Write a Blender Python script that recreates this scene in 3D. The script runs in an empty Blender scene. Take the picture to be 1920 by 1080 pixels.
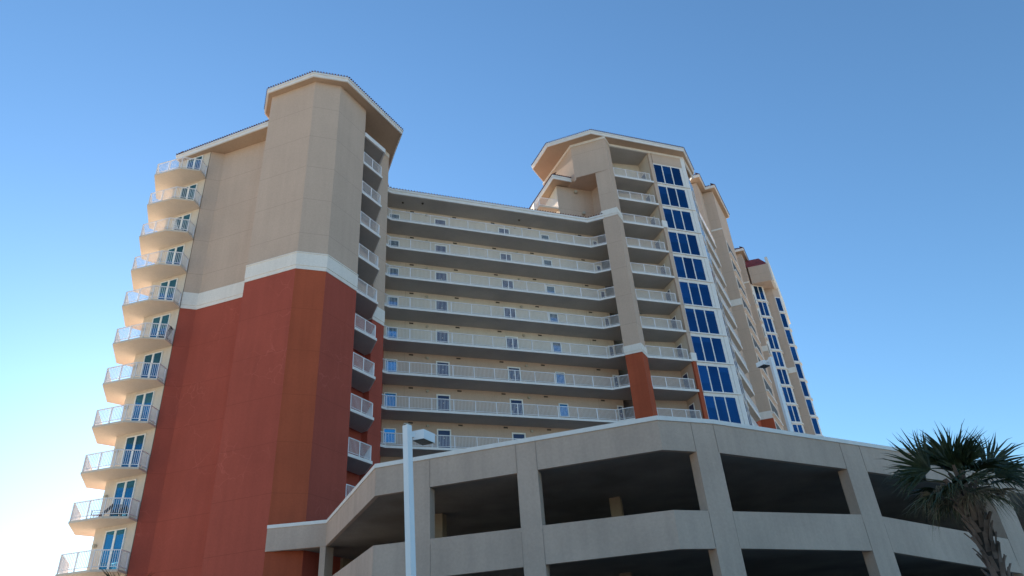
import bpy, math, random
from mathutils import Vector, Matrix
random.seed(7)
SC = bpy.context.scene
COL = SC.collection
R = math.radians

# ------------------------------------------------------------------ camera, sky, sun, exposure
SC.render.resolution_x = 1024; SC.render.resolution_y = 576
pitch, roll = 0.5382020111, -0.0771484064
cp, sp, cr, sr = math.cos(pitch), math.sin(pitch), math.cos(roll), math.sin(roll)
right = Vector((1, 0, 0)); fwd = Vector((0, cp, sp)); up = Vector((0, -sp, cp))
r2 = cr*right + sr*up; u2 = -sr*right + cr*up
cam_data = bpy.data.cameras.new('camera'); cam = bpy.data.objects.new('camera', cam_data); COL.objects.link(cam)
M = Matrix((r2, u2, -fwd)).transposed().to_4x4(); M.translation = Vector((0, 0, 1.6)); cam.matrix_world = M
cam_data.sensor_width = 36.0; cam_data.lens = 24.9303; cam_data.clip_end = 5000; cam_data.clip_start = 0.1
SC.camera = cam
SUN_AZ, SUN_EL = -28.5, 16.7            # azimuth from +Y towards +X
world = bpy.data.worlds.new('World'); SC.world = world; world.use_nodes = True
wn = world.node_tree.nodes; wl = world.node_tree.links
bg = wn['Background']; sky = wn.new('ShaderNodeTexSky'); sky.sky_type = 'NISHITA'; sky.sun_disc = False
sky.sun_elevation = R(SUN_EL); sky.sun_rotation = R(SUN_AZ)
sky.air_density = 1.15; sky.dust_density = 0.14; sky.ozone_density = 4.5; sky.altitude = 0
tint = wn.new('ShaderNodeMix'); tint.data_type = 'RGBA'; tint.blend_type = 'MULTIPLY'; tint.inputs[0].default_value = 1.0
tint.inputs[7].default_value = (0.85, 0.965, 0.97, 1); wl.new(sky.outputs[0], tint.inputs[6]); wl.new(tint.outputs[2], bg.inputs[0]); bg.inputs[1].default_value = 0.068
sd = bpy.data.lights.new('sun', 'SUN'); sd.energy = 5.0; sd.angle = R(0.53); sd.color = (1.0, 0.87, 0.70)
so = bpy.data.objects.new('sun', sd); COL.objects.link(so)
sv = Vector((math.sin(R(SUN_AZ))*math.cos(R(SUN_EL)), math.cos(R(SUN_AZ))*math.cos(R(SUN_EL)), math.sin(R(SUN_EL))))
so.rotation_euler = sv.to_track_quat('Z', 'Y').to_euler(); so.location = (0, -20, 80)
SC.view_settings.view_transform = 'Standard'; SC.view_settings.look = 'None'; SC.view_settings.gamma = 1
SC.view_settings.exposure = 1.82

# ------------------------------------------------------------------ materials
MATS = {}
def newmat(name):
    m = bpy.data.materials.new(name); m.use_nodes = True; MATS[name] = m
    nt = m.node_tree; return m, nt, nt.nodes['Principled BSDF']
def pos(nt):
    g = nt.nodes.new('ShaderNodeNewGeometry'); return g.outputs['Position']
def noise(nt, vec, scale, detail=4, stretch=None):
    n = nt.nodes.new('ShaderNodeTexNoise'); n.inputs['Scale'].default_value = scale; n.inputs['Detail'].default_value = detail
    if stretch:
        mp = nt.nodes.new('ShaderNodeMapping'); mp.inputs['Scale'].default_value = stretch
        nt.links.new(vec, mp.inputs[0]); vec = mp.outputs[0]
    nt.links.new(vec, n.inputs['Vector']); return n.outputs['Fac']
def ramp(nt, fac, stops):
    r = nt.nodes.new('ShaderNodeValToRGB'); e = r.color_ramp.elements
    e[0].position, e[0].color = stops[0][0], (*stops[0][1], 1); e[1].position, e[1].color = stops[-1][0], (*stops[-1][1], 1)
    for p_, c_ in stops[1:-1]:
        k = e.new(p_); k.color = (*c_, 1)
    nt.links.new(fac, r.inputs[0]); return r.outputs[0]
def mixc(nt, a, b, fac, mode='MIX'):
    m = nt.nodes.new('ShaderNodeMix'); m.data_type = 'RGBA'; m.blend_type = mode
    for s_, v in ((6, a), (7, b), (0, fac)):
        if hasattr(v, 'links') or hasattr(v, 'is_linked'): nt.links.new(v, m.inputs[s_])
        elif isinstance(v, (int, float)): m.inputs[s_].default_value = v
        else: m.inputs[s_].default_value = (*v, 1)
    return m.outputs[2]
def stucco(name, col, rough=0.85, var=0.10, streak=0.10, bump=0.25, joints=None, cracks=False, bscale=26):
    m, nt, b = newmat(name); P = pos(nt)
    d = tuple(c*(1-var) for c in col); l = tuple(min(1, c*(1+var)) for c in col)
    c = ramp(nt, noise(nt, P, 0.35, 6), [(0.35, d), (0.65, l)])
    s = noise(nt, P, 1.0, 5, (2.3, 2.3, 0.12))
    c = mixc(nt, c, ramp(nt, s, [(0.35, (1-streak,)*3), (0.6, (1, 1, 1))]), 1.0, 'MULTIPLY')
    f = noise(nt, P, 9.0, 3); c = mixc(nt, c, ramp(nt, f, [(0.3, (0.95,)*3), (0.7, (1.04,)*3)]), 1.0, 'MULTIPLY')
    if joints:
        sx = nt.nodes.new('ShaderNodeSeparateXYZ'); nt.links.new(P, sx.inputs[0])
        a = nt.nodes.new('ShaderNodeMath'); a.operation = 'SUBTRACT'; a.inputs[1].default_value = joints; nt.links.new(sx.outputs[2], a.inputs[0])
        w = nt.nodes.new('ShaderNodeMath'); w.operation = 'PINGPONG'; w.inputs[1].default_value = 1.5; nt.links.new(a.outputs[0], w.inputs[0])
        k = nt.nodes.new('ShaderNodeMath'); k.operation = 'LESS_THAN'; k.inputs[1].default_value = 0.018; nt.links.new(w.outputs[0], k.inputs[0])
        c = mixc(nt, c, tuple(x*0.78 for x in col), k.outputs[0])
    if cracks:
        v = nt.nodes.new('ShaderNodeTexVoronoi'); v.feature = 'DISTANCE_TO_EDGE'; v.inputs['Scale'].default_value = 0.75
        q = nt.nodes.new('ShaderNodeVectorMath'); q.operation = 'ADD'; n3 = nt.nodes.new('ShaderNodeTexNoise'); n3.inputs['Scale'].default_value = 1.2
        nt.links.new(P, n3.inputs['Vector']); nt.links.new(P, q.inputs[0]); nt.links.new(n3.outputs['Color'], q.inputs[1]); nt.links.new(q.outputs[0], v.inputs['Vector'])
        e = ramp(nt, v.outputs['Distance'], [(0.006, (1,)*3), (0.022, (0,)*3)])
        msk = ramp(nt, noise(nt, P, 0.25, 3), [(0.5, (0,)*3), (0.62, (0.3,)*3)])
        fac = mixc(nt, e, msk, 1.0, 'MULTIPLY')
        c = mixc(nt, c, tuple(min(1, x*1.5+0.03) for x in col), fac)
    nt.links.new(c, b.inputs['Base Color']); b.inputs['Roughness'].default_value = rough
    b.inputs['Specular IOR Level'].default_value = 0.25
    bp = nt.nodes.new('ShaderNodeBump'); bp.inputs['Strength'].default_value = bump; bp.inputs['Distance'].default_value = 0.02
    nt.links.new(noise(nt, P, bscale, 4), bp.inputs['Height']); nt.links.new(bp.outputs[0], b.inputs['Normal'])
    return m
L0 = 40.0894
def L(k): return L0 + 3.0*k
stucco('tan_stucco', (0.525, 0.395, 0.315), joints=L0, var=0.03, streak=0.04)
stucco('red_stucco', (0.365, 0.077, 0.051), joints=L0, cracks=True, streak=0.06, var=0.05)
stucco('rust_stucco', (0.395, 0.086, 0.040), joints=L0, streak=0.10, var=0.06)
stucco('trim_stucco', (0.76, 0.71, 0.66), var=0.025, streak=0.05)
stucco('cream_stucco', (0.64, 0.555, 0.465), var=0.04, streak=0.06)
stucco('soffit_stucco', (0.43, 0.315, 0.23), var=0.05, streak=0.02)
stucco('slab_concrete', (0.60, 0.52, 0.44), var=0.05, streak=0.03)
stucco('grey_slab', (0.44, 0.41, 0.385), var=0.07, streak=0.03)
stucco('garage_stucco', (0.49, 0.375, 0.31), var=0.07, streak=0.08, bump=0.35)
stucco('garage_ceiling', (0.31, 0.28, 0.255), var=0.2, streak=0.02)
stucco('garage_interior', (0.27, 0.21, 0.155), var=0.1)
def plain(name, col, rough=0.5, metal=0.0, spec=0.5, var=0.05):
    m, nt, b = newmat(name); P = pos(nt)
    c = ramp(nt, noise(nt, P, 3.0, 4), [(0.3, tuple(x*(1-var) for x in col)), (0.7, tuple(min(1, x*(1+var)) for x in col))])
    nt.links.new(c, b.inputs['Base Color']); b.inputs['Roughness'].default_value = rough; b.inputs['Metallic'].default_value = metal
    b.inputs['Specular IOR Level'].default_value = spec; return m
plain('white_metal', (0.76, 0.725, 0.735), 0.35)
plain('lamp_paint', (0.80, 0.81, 0.83), 0.3, var=0.02)
plain('trim_white', (0.72, 0.685, 0.66), 0.5)
plain('frame_white', (0.78, 0.78, 0.77), 0.4)
plain('door_blue', (0.012, 0.03, 0.11), 0.35)
plain('lens_dark', (0.05, 0.06, 0.065), 0.15)
plain('joint_dark', (0.10, 0.075, 0.06), 0.9)
plain('joint_grey', (0.33, 0.26, 0.22), 0.9)
plain('joint_wall', (0.36, 0.29, 0.23), 0.9)
plain('fixture', (0.42, 0.38, 0.31), 0.35)
plain('vent_dark', (0.06, 0.045, 0.035), 0.6)
plain('chair_black', (0.02, 0.02, 0.025), 0.5)
plain('chair_purple', (0.12, 0.03, 0.12), 0.6)
plain('chair_white', (0.8, 0.8, 0.8), 0.4)
plain('curtain', (0.05, 0.24, 0.42), 0.8)
plain('tile_edge', (0.11, 0.032, 0.028), 0.7, var=0.25)
plain('dark_room', (0.03, 0.035, 0.045), 0.8)
def glass(name, col, rough=0.06, metal=0.75):
    m, nt, b = newmat(name); P = pos(nt)
    c = ramp(nt, noise(nt, P, 0.5, 2), [(0.35, tuple(x*0.88 for x in col)), (0.65, tuple(x*1.1 for x in col))])
    oi = nt.nodes.new('ShaderNodeObjectInfo')
    c = mixc(nt, c, ramp(nt, oi.outputs['Random'], [(0.0, (0.72, 0.76, 0.8)), (0.6, (1, 1, 1)), (1.0, (1.2, 1.15, 1.1))]), 1.0, 'MULTIPLY')
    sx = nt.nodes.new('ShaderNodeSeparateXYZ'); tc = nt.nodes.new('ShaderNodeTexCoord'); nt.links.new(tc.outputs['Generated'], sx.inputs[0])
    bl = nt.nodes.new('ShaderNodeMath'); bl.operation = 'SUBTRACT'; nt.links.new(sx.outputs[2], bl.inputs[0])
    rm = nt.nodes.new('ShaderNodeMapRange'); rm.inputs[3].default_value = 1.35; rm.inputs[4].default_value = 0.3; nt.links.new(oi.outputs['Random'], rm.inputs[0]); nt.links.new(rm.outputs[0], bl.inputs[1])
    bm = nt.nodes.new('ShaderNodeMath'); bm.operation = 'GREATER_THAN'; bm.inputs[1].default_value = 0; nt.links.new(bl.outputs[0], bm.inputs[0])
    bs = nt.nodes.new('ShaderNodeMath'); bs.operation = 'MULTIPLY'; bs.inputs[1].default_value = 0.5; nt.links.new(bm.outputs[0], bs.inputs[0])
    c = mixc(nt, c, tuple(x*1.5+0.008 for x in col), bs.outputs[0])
    nt.links.new(c, b.inputs['Base Color']); b.inputs['Roughness'].default_value = rough; b.inputs['Metallic'].default_value = metal
    bp = nt.nodes.new('ShaderNodeBump'); bp.inputs['Strength'].default_value = 0.12; bp.inputs['Distance'].default_value = 0.02
    nt.links.new(noise(nt, P, 0.9, 2), bp.inputs['Height']); nt.links.new(bp.outputs[0], b.inputs['Normal'])
    return m
glass('blue_glass', (0.002, 0.048, 0.135))
glass('teal_glass', (0.03, 0.17, 0.30))
glass('sky_glass', (0.07, 0.10, 0.17))
# roof tiles
m, nt, b = newmat('roof_tile'); P = pos(nt)
wv = nt.nodes.new('ShaderNodeTexWave'); wv.inputs['Scale'].default_value = 1.6; wv.inputs['Distortion'].default_value = 0.6; nt.links.new(P, wv.inputs['Vector'])
c = ramp(nt, noise(nt, P, 2.0, 4), [(0.3, (0.20, 0.035, 0.04)), (0.7, (0.32, 0.06, 0.06))])
nt.links.new(c, b.inputs['Base Color']); b.inputs['Roughness'].default_value = 0.75
bp = nt.nodes.new('ShaderNodeBump'); bp.inputs['Strength'].default_value = 0.6; bp.inputs['Distance'].default_value = 0.08
nt.links.new(wv.outputs['Fac'], bp.inputs['Height']); nt.links.new(bp.outputs[0], b.inputs['Normal'])
# ground
m, nt, b = newmat('pavement'); P = pos(nt)
c = ramp(nt, noise(nt, P, 0.15, 8), [(0.3, (0.56, 0.49, 0.38)), (0.7, (0.70, 0.62, 0.50))])
nt.links.new(c, b.inputs['Base Color']); b.inputs['Roughness'].default_value = 0.95
m, nt, b = newmat('asphalt'); P = pos(nt)
c = ramp(nt, noise(nt, P, 6, 8), [(0.3, (0.045, 0.045, 0.048)), (0.7, (0.075, 0.072, 0.07))])
nt.links.new(c, b.inputs['Base Color']); b.inputs['Roughness'].default_value = 0.9
# palm
def leafmat(name, a, bcol):
    m, nt, b = newmat(name); P = pos(nt)
    c = ramp(nt, noise(nt, P, 14, 3), [(0.35, a), (0.65, bcol)])
    nt.links.new(c, b.inputs['Base Color']); b.inputs['Roughness'].default_value = 0.5
    t = nt.nodes.new('ShaderNodeBsdfTranslucent'); nt.links.new(c, t.inputs[0])
    mx = nt.nodes.new('ShaderNodeMixShader'); mx.inputs[0].default_value = 0.25
    nt.links.new(b.outputs[0], mx.inputs[1]); nt.links.new(t.outputs[0], mx.inputs[2]); nt.links.new(mx.outputs[0], nt.nodes['Material Output'].inputs[0])
leafmat('palm_green', (0.016, 0.030, 0.012), (0.05, 0.064, 0.024))
leafmat('palm_olive', (0.055, 0.062, 0.025), (0.14, 0.13, 0.06))
leafmat('palm_dead', (0.13, 0.09, 0.055), (0.38, 0.29, 0.18))
plain('palm_bark', (0.03, 0.022, 0.018), 0.9, var=0.4)
plain('palm_boot', (0.14, 0.095, 0.075), 0.85, var=0.7)

# ------------------------------------------------------------------ mesh helpers
class MB:
    def __init__(s): s.v = []; s.f = []
    def add(s, vs, fs):
        o = len(s.v); s.v += [tuple(v) for v in vs]; s.f += [tuple(i+o for i in f) for f in fs]; return s
    def hexa(s, b4, t4):
        return s.add(list(b4)+list(t4), [(3, 2, 1, 0), (4, 5, 6, 7), (0, 1, 5, 4), (1, 2, 6, 5), (2, 3, 7, 6), (3, 0, 4, 7)])
    def prism(s, poly, z0, z1):
        n = len(poly)
        a = sum(poly[i][0]*poly[(i+1) % n][1]-poly[(i+1) % n][0]*poly[i][1] for i in range(n))
        if a < 0: poly = poly[::-1]
        return s.add([(x, y, z0) for x, y in poly]+[(x, y, z1) for x, y in poly],
                     [tuple(range(n))[::-1], tuple(range(n, 2*n))]+[(i, (i+1) % n, n+(i+1) % n, n+i) for i in range(n)])
    def bar(s, p, q, w, h=None, up_=(0, 0, 1)):
        h = h or w; p = Vector(p); q = Vector(q); d = (q-p).normalized(); upv = Vector(up_)
        if abs(d.dot(upv)) > 0.99: upv = Vector((1, 0, 0))
        x = d.cross(upv).normalized()*w/2; y = x.cross(d).normalized()*h/2
        return s.hexa([p-x-y, p+x-y, p+x+y, p-x+y], [q-x-y, q+x-y, q+x+y, q-x+y])
    def vbar(s, x, y, z0, z1, w, ang=0):
        c, n = math.cos(ang)*w/2, math.sin(ang)*w/2
        P = [(x-c+n, y-n-c), (x+c+n, y+n-c), (x+c-n, y+n+c), (x-c-n, y-n+c)]
        return s.hexa([(a, b, z0) for a, b in P], [(a, b, z1) for a, b in P])
    def tube(s, pts, rads, n=8, cap=True):
        o = len(s.v); P = [Vector(p) for p in pts]
        for i, p in enumerate(P):
            d = (P[min(i+1, len(P)-1)]-P[max(i-1, 0)]).normalized()
            a = d.cross(Vector((0, 0, 1))); a = a.normalized() if a.length > 1e-3 else Vector((1, 0, 0)); b_ = d.cross(a)
            for k in range(n):
                t = 2*math.pi*k/n; s.v.append(tuple(p+a*math.cos(t)*rads[i]+b_*math.sin(t)*rads[i]))
        for i in range(len(P)-1):
            for k in range(n): s.f.append((o+i*n+k, o+i*n+(k+1) % n, o+(i+1)*n+(k+1) % n, o+(i+1)*n+k))
        if cap: s.f.append(tuple(o+k for k in range(n))[::-1]); s.f.append(tuple(o+(len(P)-1)*n+k for k in range(n)))
        return s
    def build(s, name, mat, parent=None, smooth=False):
        me = bpy.data.meshes.new(name); off = Vector((0, 0, 0))
        p = parent
        while p is not None: off += Vector(p.location); p = p.parent
        me.from_pydata([(x-off.x, y-off.y, z-off.z) for x, y, z in s.v], [], s.f); me.update()
        me.materials.append(MATS[mat])
        if smooth:
            for q in me.polygons: q.use_smooth = True
        o = bpy.data.objects.new(name, me); COL.objects.link(o)
        if parent is not None: o.parent = parent
        return o
def empty(name, loc, label=None, cat=None, group=None):
    o = bpy.data.objects.new(name, None); COL.objects.link(o); o.location = loc; o.empty_display_size = 0.3
    tag(o, label, cat, group); return o
def tag(o, label=None, cat=None, group=None, kind=None):
    if label: o['label'] = label
    if cat: o['category'] = cat
    if group: o['group'] = group
    if kind: o['kind'] = kind
    return o
def copy_tree(o, parent=None, dz=None, loc=None):
    c = o.copy(); COL.objects.link(c); c.parent = parent if parent is not None else o.parent
    if dz is not None: c.location = Vector(o.location)+Vector((0, 0, dz))
    if loc is not None: c.location = loc
    for ch in o.children: copy_tree(ch, c)
    return c
def dirv(deg): return Vector((math.cos(R(deg)), math.sin(R(deg))))
AD, BD, CD, CR = dirv(-17.8), dirv(20.5), dirv(63.3), dirv(67.5)
def offs(poly, d, closed=False):
    """offset a plan polyline to its left by d"""
    n = len(poly); out = []
    P = [Vector(p[:2]) for p in poly]
    for i in range(n):
        pv = P[i]-P[i-1] if (i > 0 or closed) else P[1]-P[0]
        nx = P[(i+1) % n]-P[i] if (i < n-1 or closed) else P[i]-P[i-1]
        a = Vector((-pv.y, pv.x)).normalized(); b_ = Vector((-nx.y, nx.x)).normalized()
        m_ = (a+b_); m_ = m_/max(0.3, m_.dot(a)*1.0) if m_.length > 1e-6 else a
        out.append(P[i]+m_*d)
    return out
def strip(mb, poly, z0, z1, t, out=0.0):
    """upright band along plan polyline, thickness t to the left, proud to the right by out; z0,z1 numbers or lists"""
    n = len(poly); z0 = z0 if isinstance(z0, (list, tuple)) else [z0]*n; z1 = z1 if isinstance(z1, (list, tuple)) else [z1]*n
    a = offs(poly, -out); b_ = offs(poly, t)
    vs = []; fs = []
    for i in range(n):
        vs += [(a[i].x, a[i].y, z0[i]), (a[i].x, a[i].y, z1[i]), (b_[i].x, b_[i].y, z1[i]), (b_[i].x, b_[i].y, z0[i])]
    for i in range(n-1):
        o = 4*i
        for k in range(4): fs.append((o+k, o+4+k, o+4+(k+1) % 4, o+(k+1) % 4))
    fs += [(0, 1, 2, 3), (4*n-1, 4*n-2, 4*n-3, 4*n-4)]
    return mb.add(vs, fs)
def railing(mb, poly, z, h=1.02, pick=0.115, postgap=1.7, inset=0.05, skip_ends=False):
    """metal picket railing along plan polyline standing on level z"""
    P = offs(poly, inset)
    for i in range(len(P)-1):
        p, q = P[i], P[i+1]; d = q-p; Ln = d.length; d = d/Ln; ang = math.atan2(d.y, d.x)
        mb.bar((p.x, p.y, z+h), (q.x, q.y, z+h), 0.06, 0.05); mb.bar((p.x, p.y, z+0.10), (q.x, q.y, z+0.10), 0.04, 0.035)
        n = max(1, round(Ln/postgap))
        for k in range(n+1):
            if k == n and i < len(P)-2: continue
            c = p+d*(Ln*k/n); mb.vbar(c.x, c.y, z-0.1, z+h+0.012, 0.065, ang)
        m_ = max(2, round(Ln/pick))
        for k in range(1, m_):
            c = p+d*(Ln*k/m_); mb.vbar(c.x, c.y, z+0.1, z+h, 0.022, ang)
    return mb
def v2(p, d, s): return (p[0]+d[0]*s, p[1]+d[1]*s)

# ------------------------------------------------------------------ ground
g = MB().add([(-600, -600, 0), (600, -600, 0), (600, 600, 0), (-600, 600, 0)], [(0, 1, 2, 3)]).build('ground', 'pavement'); tag(g, kind='structure')
g = MB().prism([(-30, -8), (34, -8), (34, 16), (22, 30), (5, 22), (-9, 26), (-30, 30)], 0.002, 0.006).build('parking_lot_asphalt', 'asphalt'); tag(g, kind='structure')

# ================================================================== the condominium building
BLD = empty('condominium_building', (-5.0, 52.0, 0), 'tall tan, red and cream condominium block with white balconies and blue glass, behind the garage', 'building')
def part(mb, name, mat, parent=None, label=None, smooth=False):
    o = mb.build(name, mat, parent or BLD, smooth)
    if label: o['label'] = label
    return o
BB, BT = 28.11, 29.43
# --- left tower plan
WL, Wc = (-27.0, 44.57), (-23.92, 43.62)
p1, p1e = (-22.94, 44.02), (-17.75, 42.36)
a0, c1, c2, c3 = (-18.30, 40.93), (-14.40, 39.66), (-12.52, 40.33), (-11.10, 43.19)
R1, R2, E0, E1 = (-13.06, 44.19), (-11.34, 47.60), (-10.87, 47.45), (-10.22, 48.71)
tall = [a0, c1, c2, c3, R1, R2, E0, E1, (-11.05, 50.3), (-11.05, 53.1), (-13.5, 54.5), (-17.2, 50.5), (-18.95, 43.0)]
def facetmat(mb_by_mat): pass
lowpoly = [Wc, p1, p1e, (-17.2, 43.6), (-15.0, 53.0), (-23.0, 55.5), (-24.0, 53.0), (-24.3, 47.5)]
# split red into a rust coloured pair of faces (B) by thin facing walls: tower solid in red, B face clad in rust
part(MB().prism(tall, 0, BB), 'wall', 'red_stucco', label='red painted lower wall of the left tower')
part(MB().prism(tall, BB, 45.84), 'wall', 'tan_stucco', label='tan upper wall of the left tower')
cl = MB(); strip(cl, [c1, c2], 0.0, BB, 0.05, 0.006); part(cl, 'wall', 'rust_stucco', label='orange rust coloured face on the corner of the left tower')
band = MB(); ring = [(-18.28, 41.2), a0, c1, c2, c3]; strip(band, [a0, c1, c2, c3], BB+0.28, BT, 0.1, 0.07); strip(band, [a0, c1, c2, c3], BB, BB+0.28, 0.1, 0.035)
strip(band, [a0, c1, c2, c3], BT-0.06, BT+0.02, 0.1, 0.11)
part(band, 'band', 'trim_stucco')
band = MB(); strip(band, [E0, E1], BB+0.28, BT, 0.1, 0.07); strip(band, [E0, E1], BB, BB+0.28, 0.1, 0.035); part(band, 'band', 'trim_stucco')
part(MB().prism(lowpoly, 0, BB), 'wall', 'red_stucco', label='red painted lower wall beside the corner balconies')
part(MB().prism(lowpoly, BB, 42.96), 'wall', 'tan_stucco', label='tan upper wall beside the corner balconies')
band = MB(); strip(band, [Wc, p1, (-17.9, 42.41)], BB+0.28, BT, 0.1, 0.07); strip(band, [Wc, p1, (-17.9, 42.41)], BB, BB+0.28, 0.1, 0.035); part(band, 'band', 'trim_stucco')
# vertical control joints
for (x, y), z0_, z1_ in [((-19.72, 43.0), 0, 42.96)]:
    j = MB(); strip(j, [(x-0.013, y+0.004), (x+0.013, y-0.004)], z0_, z1_, 0.05, 0.009); part(j, 'control_joint', 'joint_dark')
# white wall with the sliding doors
wl_ = MB().prism([WL, v2(Wc, AD, -0.06), v2(v2(Wc, AD, -0.06), (0.31, 0.95), 1.6), v2(WL, (0.31, 0.95), 1.6), ], 0, 42.96)
part(wl_, 'wall', 'cream_stucco', label='cream wall with sliding doors behind the corner balconies')
part(MB().prism([v2(Wc, AD, -0.055), v2(Wc, AD, 0.0), v2(Wc, (0.31, 0.95), 1.0), v2(v2(Wc, AD, -0.055), (0.31, 0.95), 1.0)], 0, 42.955), 'corner_trim', 'joint_dark')
# --- roofs
def eave(poly, z, h, tile_h=0.12, rise=1.2, inset=3.0, name='roof', soff='soffit_stucco', tiles=True, step=True):
    """hipped roof: solid soffit board, white fascia ring, tiled slopes; poly counter clockwise"""
    a = sum(poly[i][0]*poly[(i+1) % len(poly)][1]-poly[(i+1) % len(poly)][0]*poly[i][1] for i in range(len(poly)))
    if a < 0: poly = poly[::-1]
    top = offs(poly, inset, True); lo = offs(poly, -0.05, True); n = len(poly)
    mb = MB(); zt = z+h+0.02
    mb.add([(p.x, p.y, zt) for p in lo]+[(p.x, p.y, zt+rise) for p in top], [(i, (i+1) % n, n+(i+1) % n, n+i) for i in range(n)]+[tuple(range(n, 2*n)), tuple(range(n))[::-1]])
    rf = part(mb, name, 'roof_tile')
    part(MB().prism([(p[0], p[1]) for p in offs(poly, 0.09, True)], z, z+h-0.02), 'soffit', soff, rf)
    f = MB(); cp_ = list(poly)+[poly[0]]
    po = offs(poly, 0.0, True); po2 = offs(poly, 0.1, True); po3 = offs(poly, -0.05, True)
    for A_, B_, z0_, z1_ in ((po, po2, z-0.03, z+h*0.62), (po3, po2, z+h*0.62, z+h)):
        for i in range(n):
            k = (i+1) % n
            f.hexa([(A_[i].x, A_[i].y, z0_), (A_[k].x, A_[k].y, z0_), (B_[k].x, B_[k].y, z0_), (B_[i].x, B_[i].y, z0_)],
                   [(A_[i].x, A_[i].y, z1_), (A_[k].x, A_[k].y, z1_), (B_[k].x, B_[k].y, z1_), (B_[i].x, B_[i].y, z1_)])
    part(f, 'fascia', 'trim_white', rf)
    if tiles:
        t = MB()
        for i in range(n):
            p, q = lo[i], lo[(i+1) % n]; d = q-p; Ln = d.length; d = d/Ln; nn = Vector((-d.y, d.x))
            m_ = int(Ln/0.22)
            for k in range(m_):
                c = p+d*(Ln*(k+0.5)/m_)-nn*0.06; e = c+nn*0.6
                t.tube([(c.x, c.y, zt+0.035), (e.x, e.y, zt+0.035+0.6*rise/inset)], [0.055, 0.055], 6)
        part(t, 'eave_tiles', 'tile_edge', rf)
    return rf
tall_eave = [(-18.49, 40.41), (-14.4, 39.03), (-11.86, 39.87), (-8.57, 46.27), (-9.62, 48.55), (-10.4, 50.6), (-10.4, 53.8), (-13.6, 55.5), (-17.9, 51.0), (-19.9, 43.5)]
tall_eave = [(-18.49, 40.41), (-14.4, 39.03), (-11.86, 39.87), (-8.57, 46.27), (-9.62, 48.55), (-12.2, 54.6), (-17.9, 51.0), (-19.49, 42.61)]
eave(tall_eave, 45.84, 0.40)
low_eave = [(-27.12, 44.20), (-18.33, 41.13), (-17.8, 42.5), (-16.6, 52.0), (-23.0, 56.2), (-24.7, 52.0)]
eave(low_eave, 42.96, 0.42)
# --- W balconies (corner stack on the left)
bal = [(-28.1, 46.45), (-28.9, 45.6), (-27.7, 42.78), (-25.38, 42.2), (-24.0, 42.66), (-23.93, 43.55)]
def sliding_door(z, pa, pb, parent, curtain_h):
    """two leaf sliding glass door with white frame; pa,pb plan ends on wall plane"""
    d = (Vector(pb)-Vector(pa)); Ln = d.length; d = d/Ln; h = 2.62
    o = 0.05
    fr = MB()
    def seg(s0, s1, z0_, z1_, out, th=0.05): strip(fr, [tuple(Vector(pa)+d*s0), tuple(Vector(pa)+d*s1)], z0_, z1_, 0.02, out)
    for s in (0, Ln/2-0.08, Ln-0.07): seg(s, s+(0.16 if 0 < s < Ln-0.1 else 0.07), z, z+h, 0.06)
    seg(0.07, Ln/2-0.08, z+h-0.07, z+h, 0.058); seg(Ln/2+0.08, Ln-0.07, z+h-0.07, z+h, 0.058)
    seg(0.07, Ln/2-0.08, z, z+0.08, 0.058); seg(Ln/2+0.08, Ln-0.07, z, z+0.08, 0.058)
    f = part(fr, 'sliding_door', 'frame_white')
    for s0, s1 in ((0.07, Ln/2-0.08), (Ln/2+0.08, Ln-0.07)):
        gl = MB(); strip(gl, [tuple(Vector(pa)+d*s0), tuple(Vector(pa)+d*s1)], z+0.08, z+h-0.07, 0.01, 0.02)
        part(gl, 'glass', 'teal_glass', f)
    return f
def slab(poly, z, t=0.2, mat='slab_concrete', name='balcony', edge=True):
    s = part(MB().prism(poly, z, z+t), name, mat)
    return s
balr = MB(); railing(balr, bal[1:], L(-9)+0.2, inset=0.08, postgap=1.25)
proto = slab(bal, L(-9), 0.13)
part(balr, 'railing', 'white_metal', proto)
for k in range(-11, 1):
    if k != -9: copy_tree(proto, BLD, dz=3.0*(k+9))
dproto = sliding_door(L(-9)+0.14, (-26.12, 44.30), (-24.63, 43.84), BLD, 1)
for k in range(-11, 1):
    if k != -9: copy_tree(dproto, BLD, dz=3.0*(k+9))
wlp = MB().tube([(-26.72, 44.42, L(-9)+1.95), (-26.77, 44.28, L(-9)+1.93)], [0.13, 0.10], 10); wlp = part(wlp, 'wall_light', 'fixture')
for k in range(-11, 1):
    if k != -9: copy_tree(wlp, BLD, dz=3.0*(k+9))
# --- D balconies (recess beside the tower corner)
c3b, Dn, Di = v2(c3, CD, -0.0), (-10.02, 45.26), (-10.86, 47.15)
dpoly = [c3, Dn, Di, R2, R1]
dp = slab([v2(c3, (0.5, -0.2), 0.0), (-9.98, 45.24), Di, (-11.3, 47.4), (-12.7, 44.1)], L(0)-0.02, 0.2, 'grey_slab')
e_ = MB(); strip(e_, [(-11.09, 43.21), (-9.98, 45.24), (-10.84, 47.15)], L(0)-0.021, L(0)+0.181, 0.05, 0.02); part(e_, 'slab_edge', 'trim_white', dp)
rl = MB(); railing(rl, [(-11.05, 43.22), (-10.02, 45.25), (-10.86, 47.1)], L(0)+0.2, inset=0.08, postgap=1.2); part(rl, 'railing', 'white_metal', dp)
for k in range(-9, 0): copy_tree(dp, BLD, dz=3.0*k)
tb = part(MB().prism([c3, (-9.98, 45.24), Di, (-11.3, 47.4), (-12.7, 44.1)], L(1)-0.1, L(1)+0.2), 'balcony_roof', 'grey_slab')
e_ = MB(); strip(e_, [(-11.10, 43.21), (-9.9, 45.4), (-10.84, 47.25)], L(1)-0.12, L(1)+0.30, 0.08, 0.06); part(e_, 'fascia', 'trim_white', tb)
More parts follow.
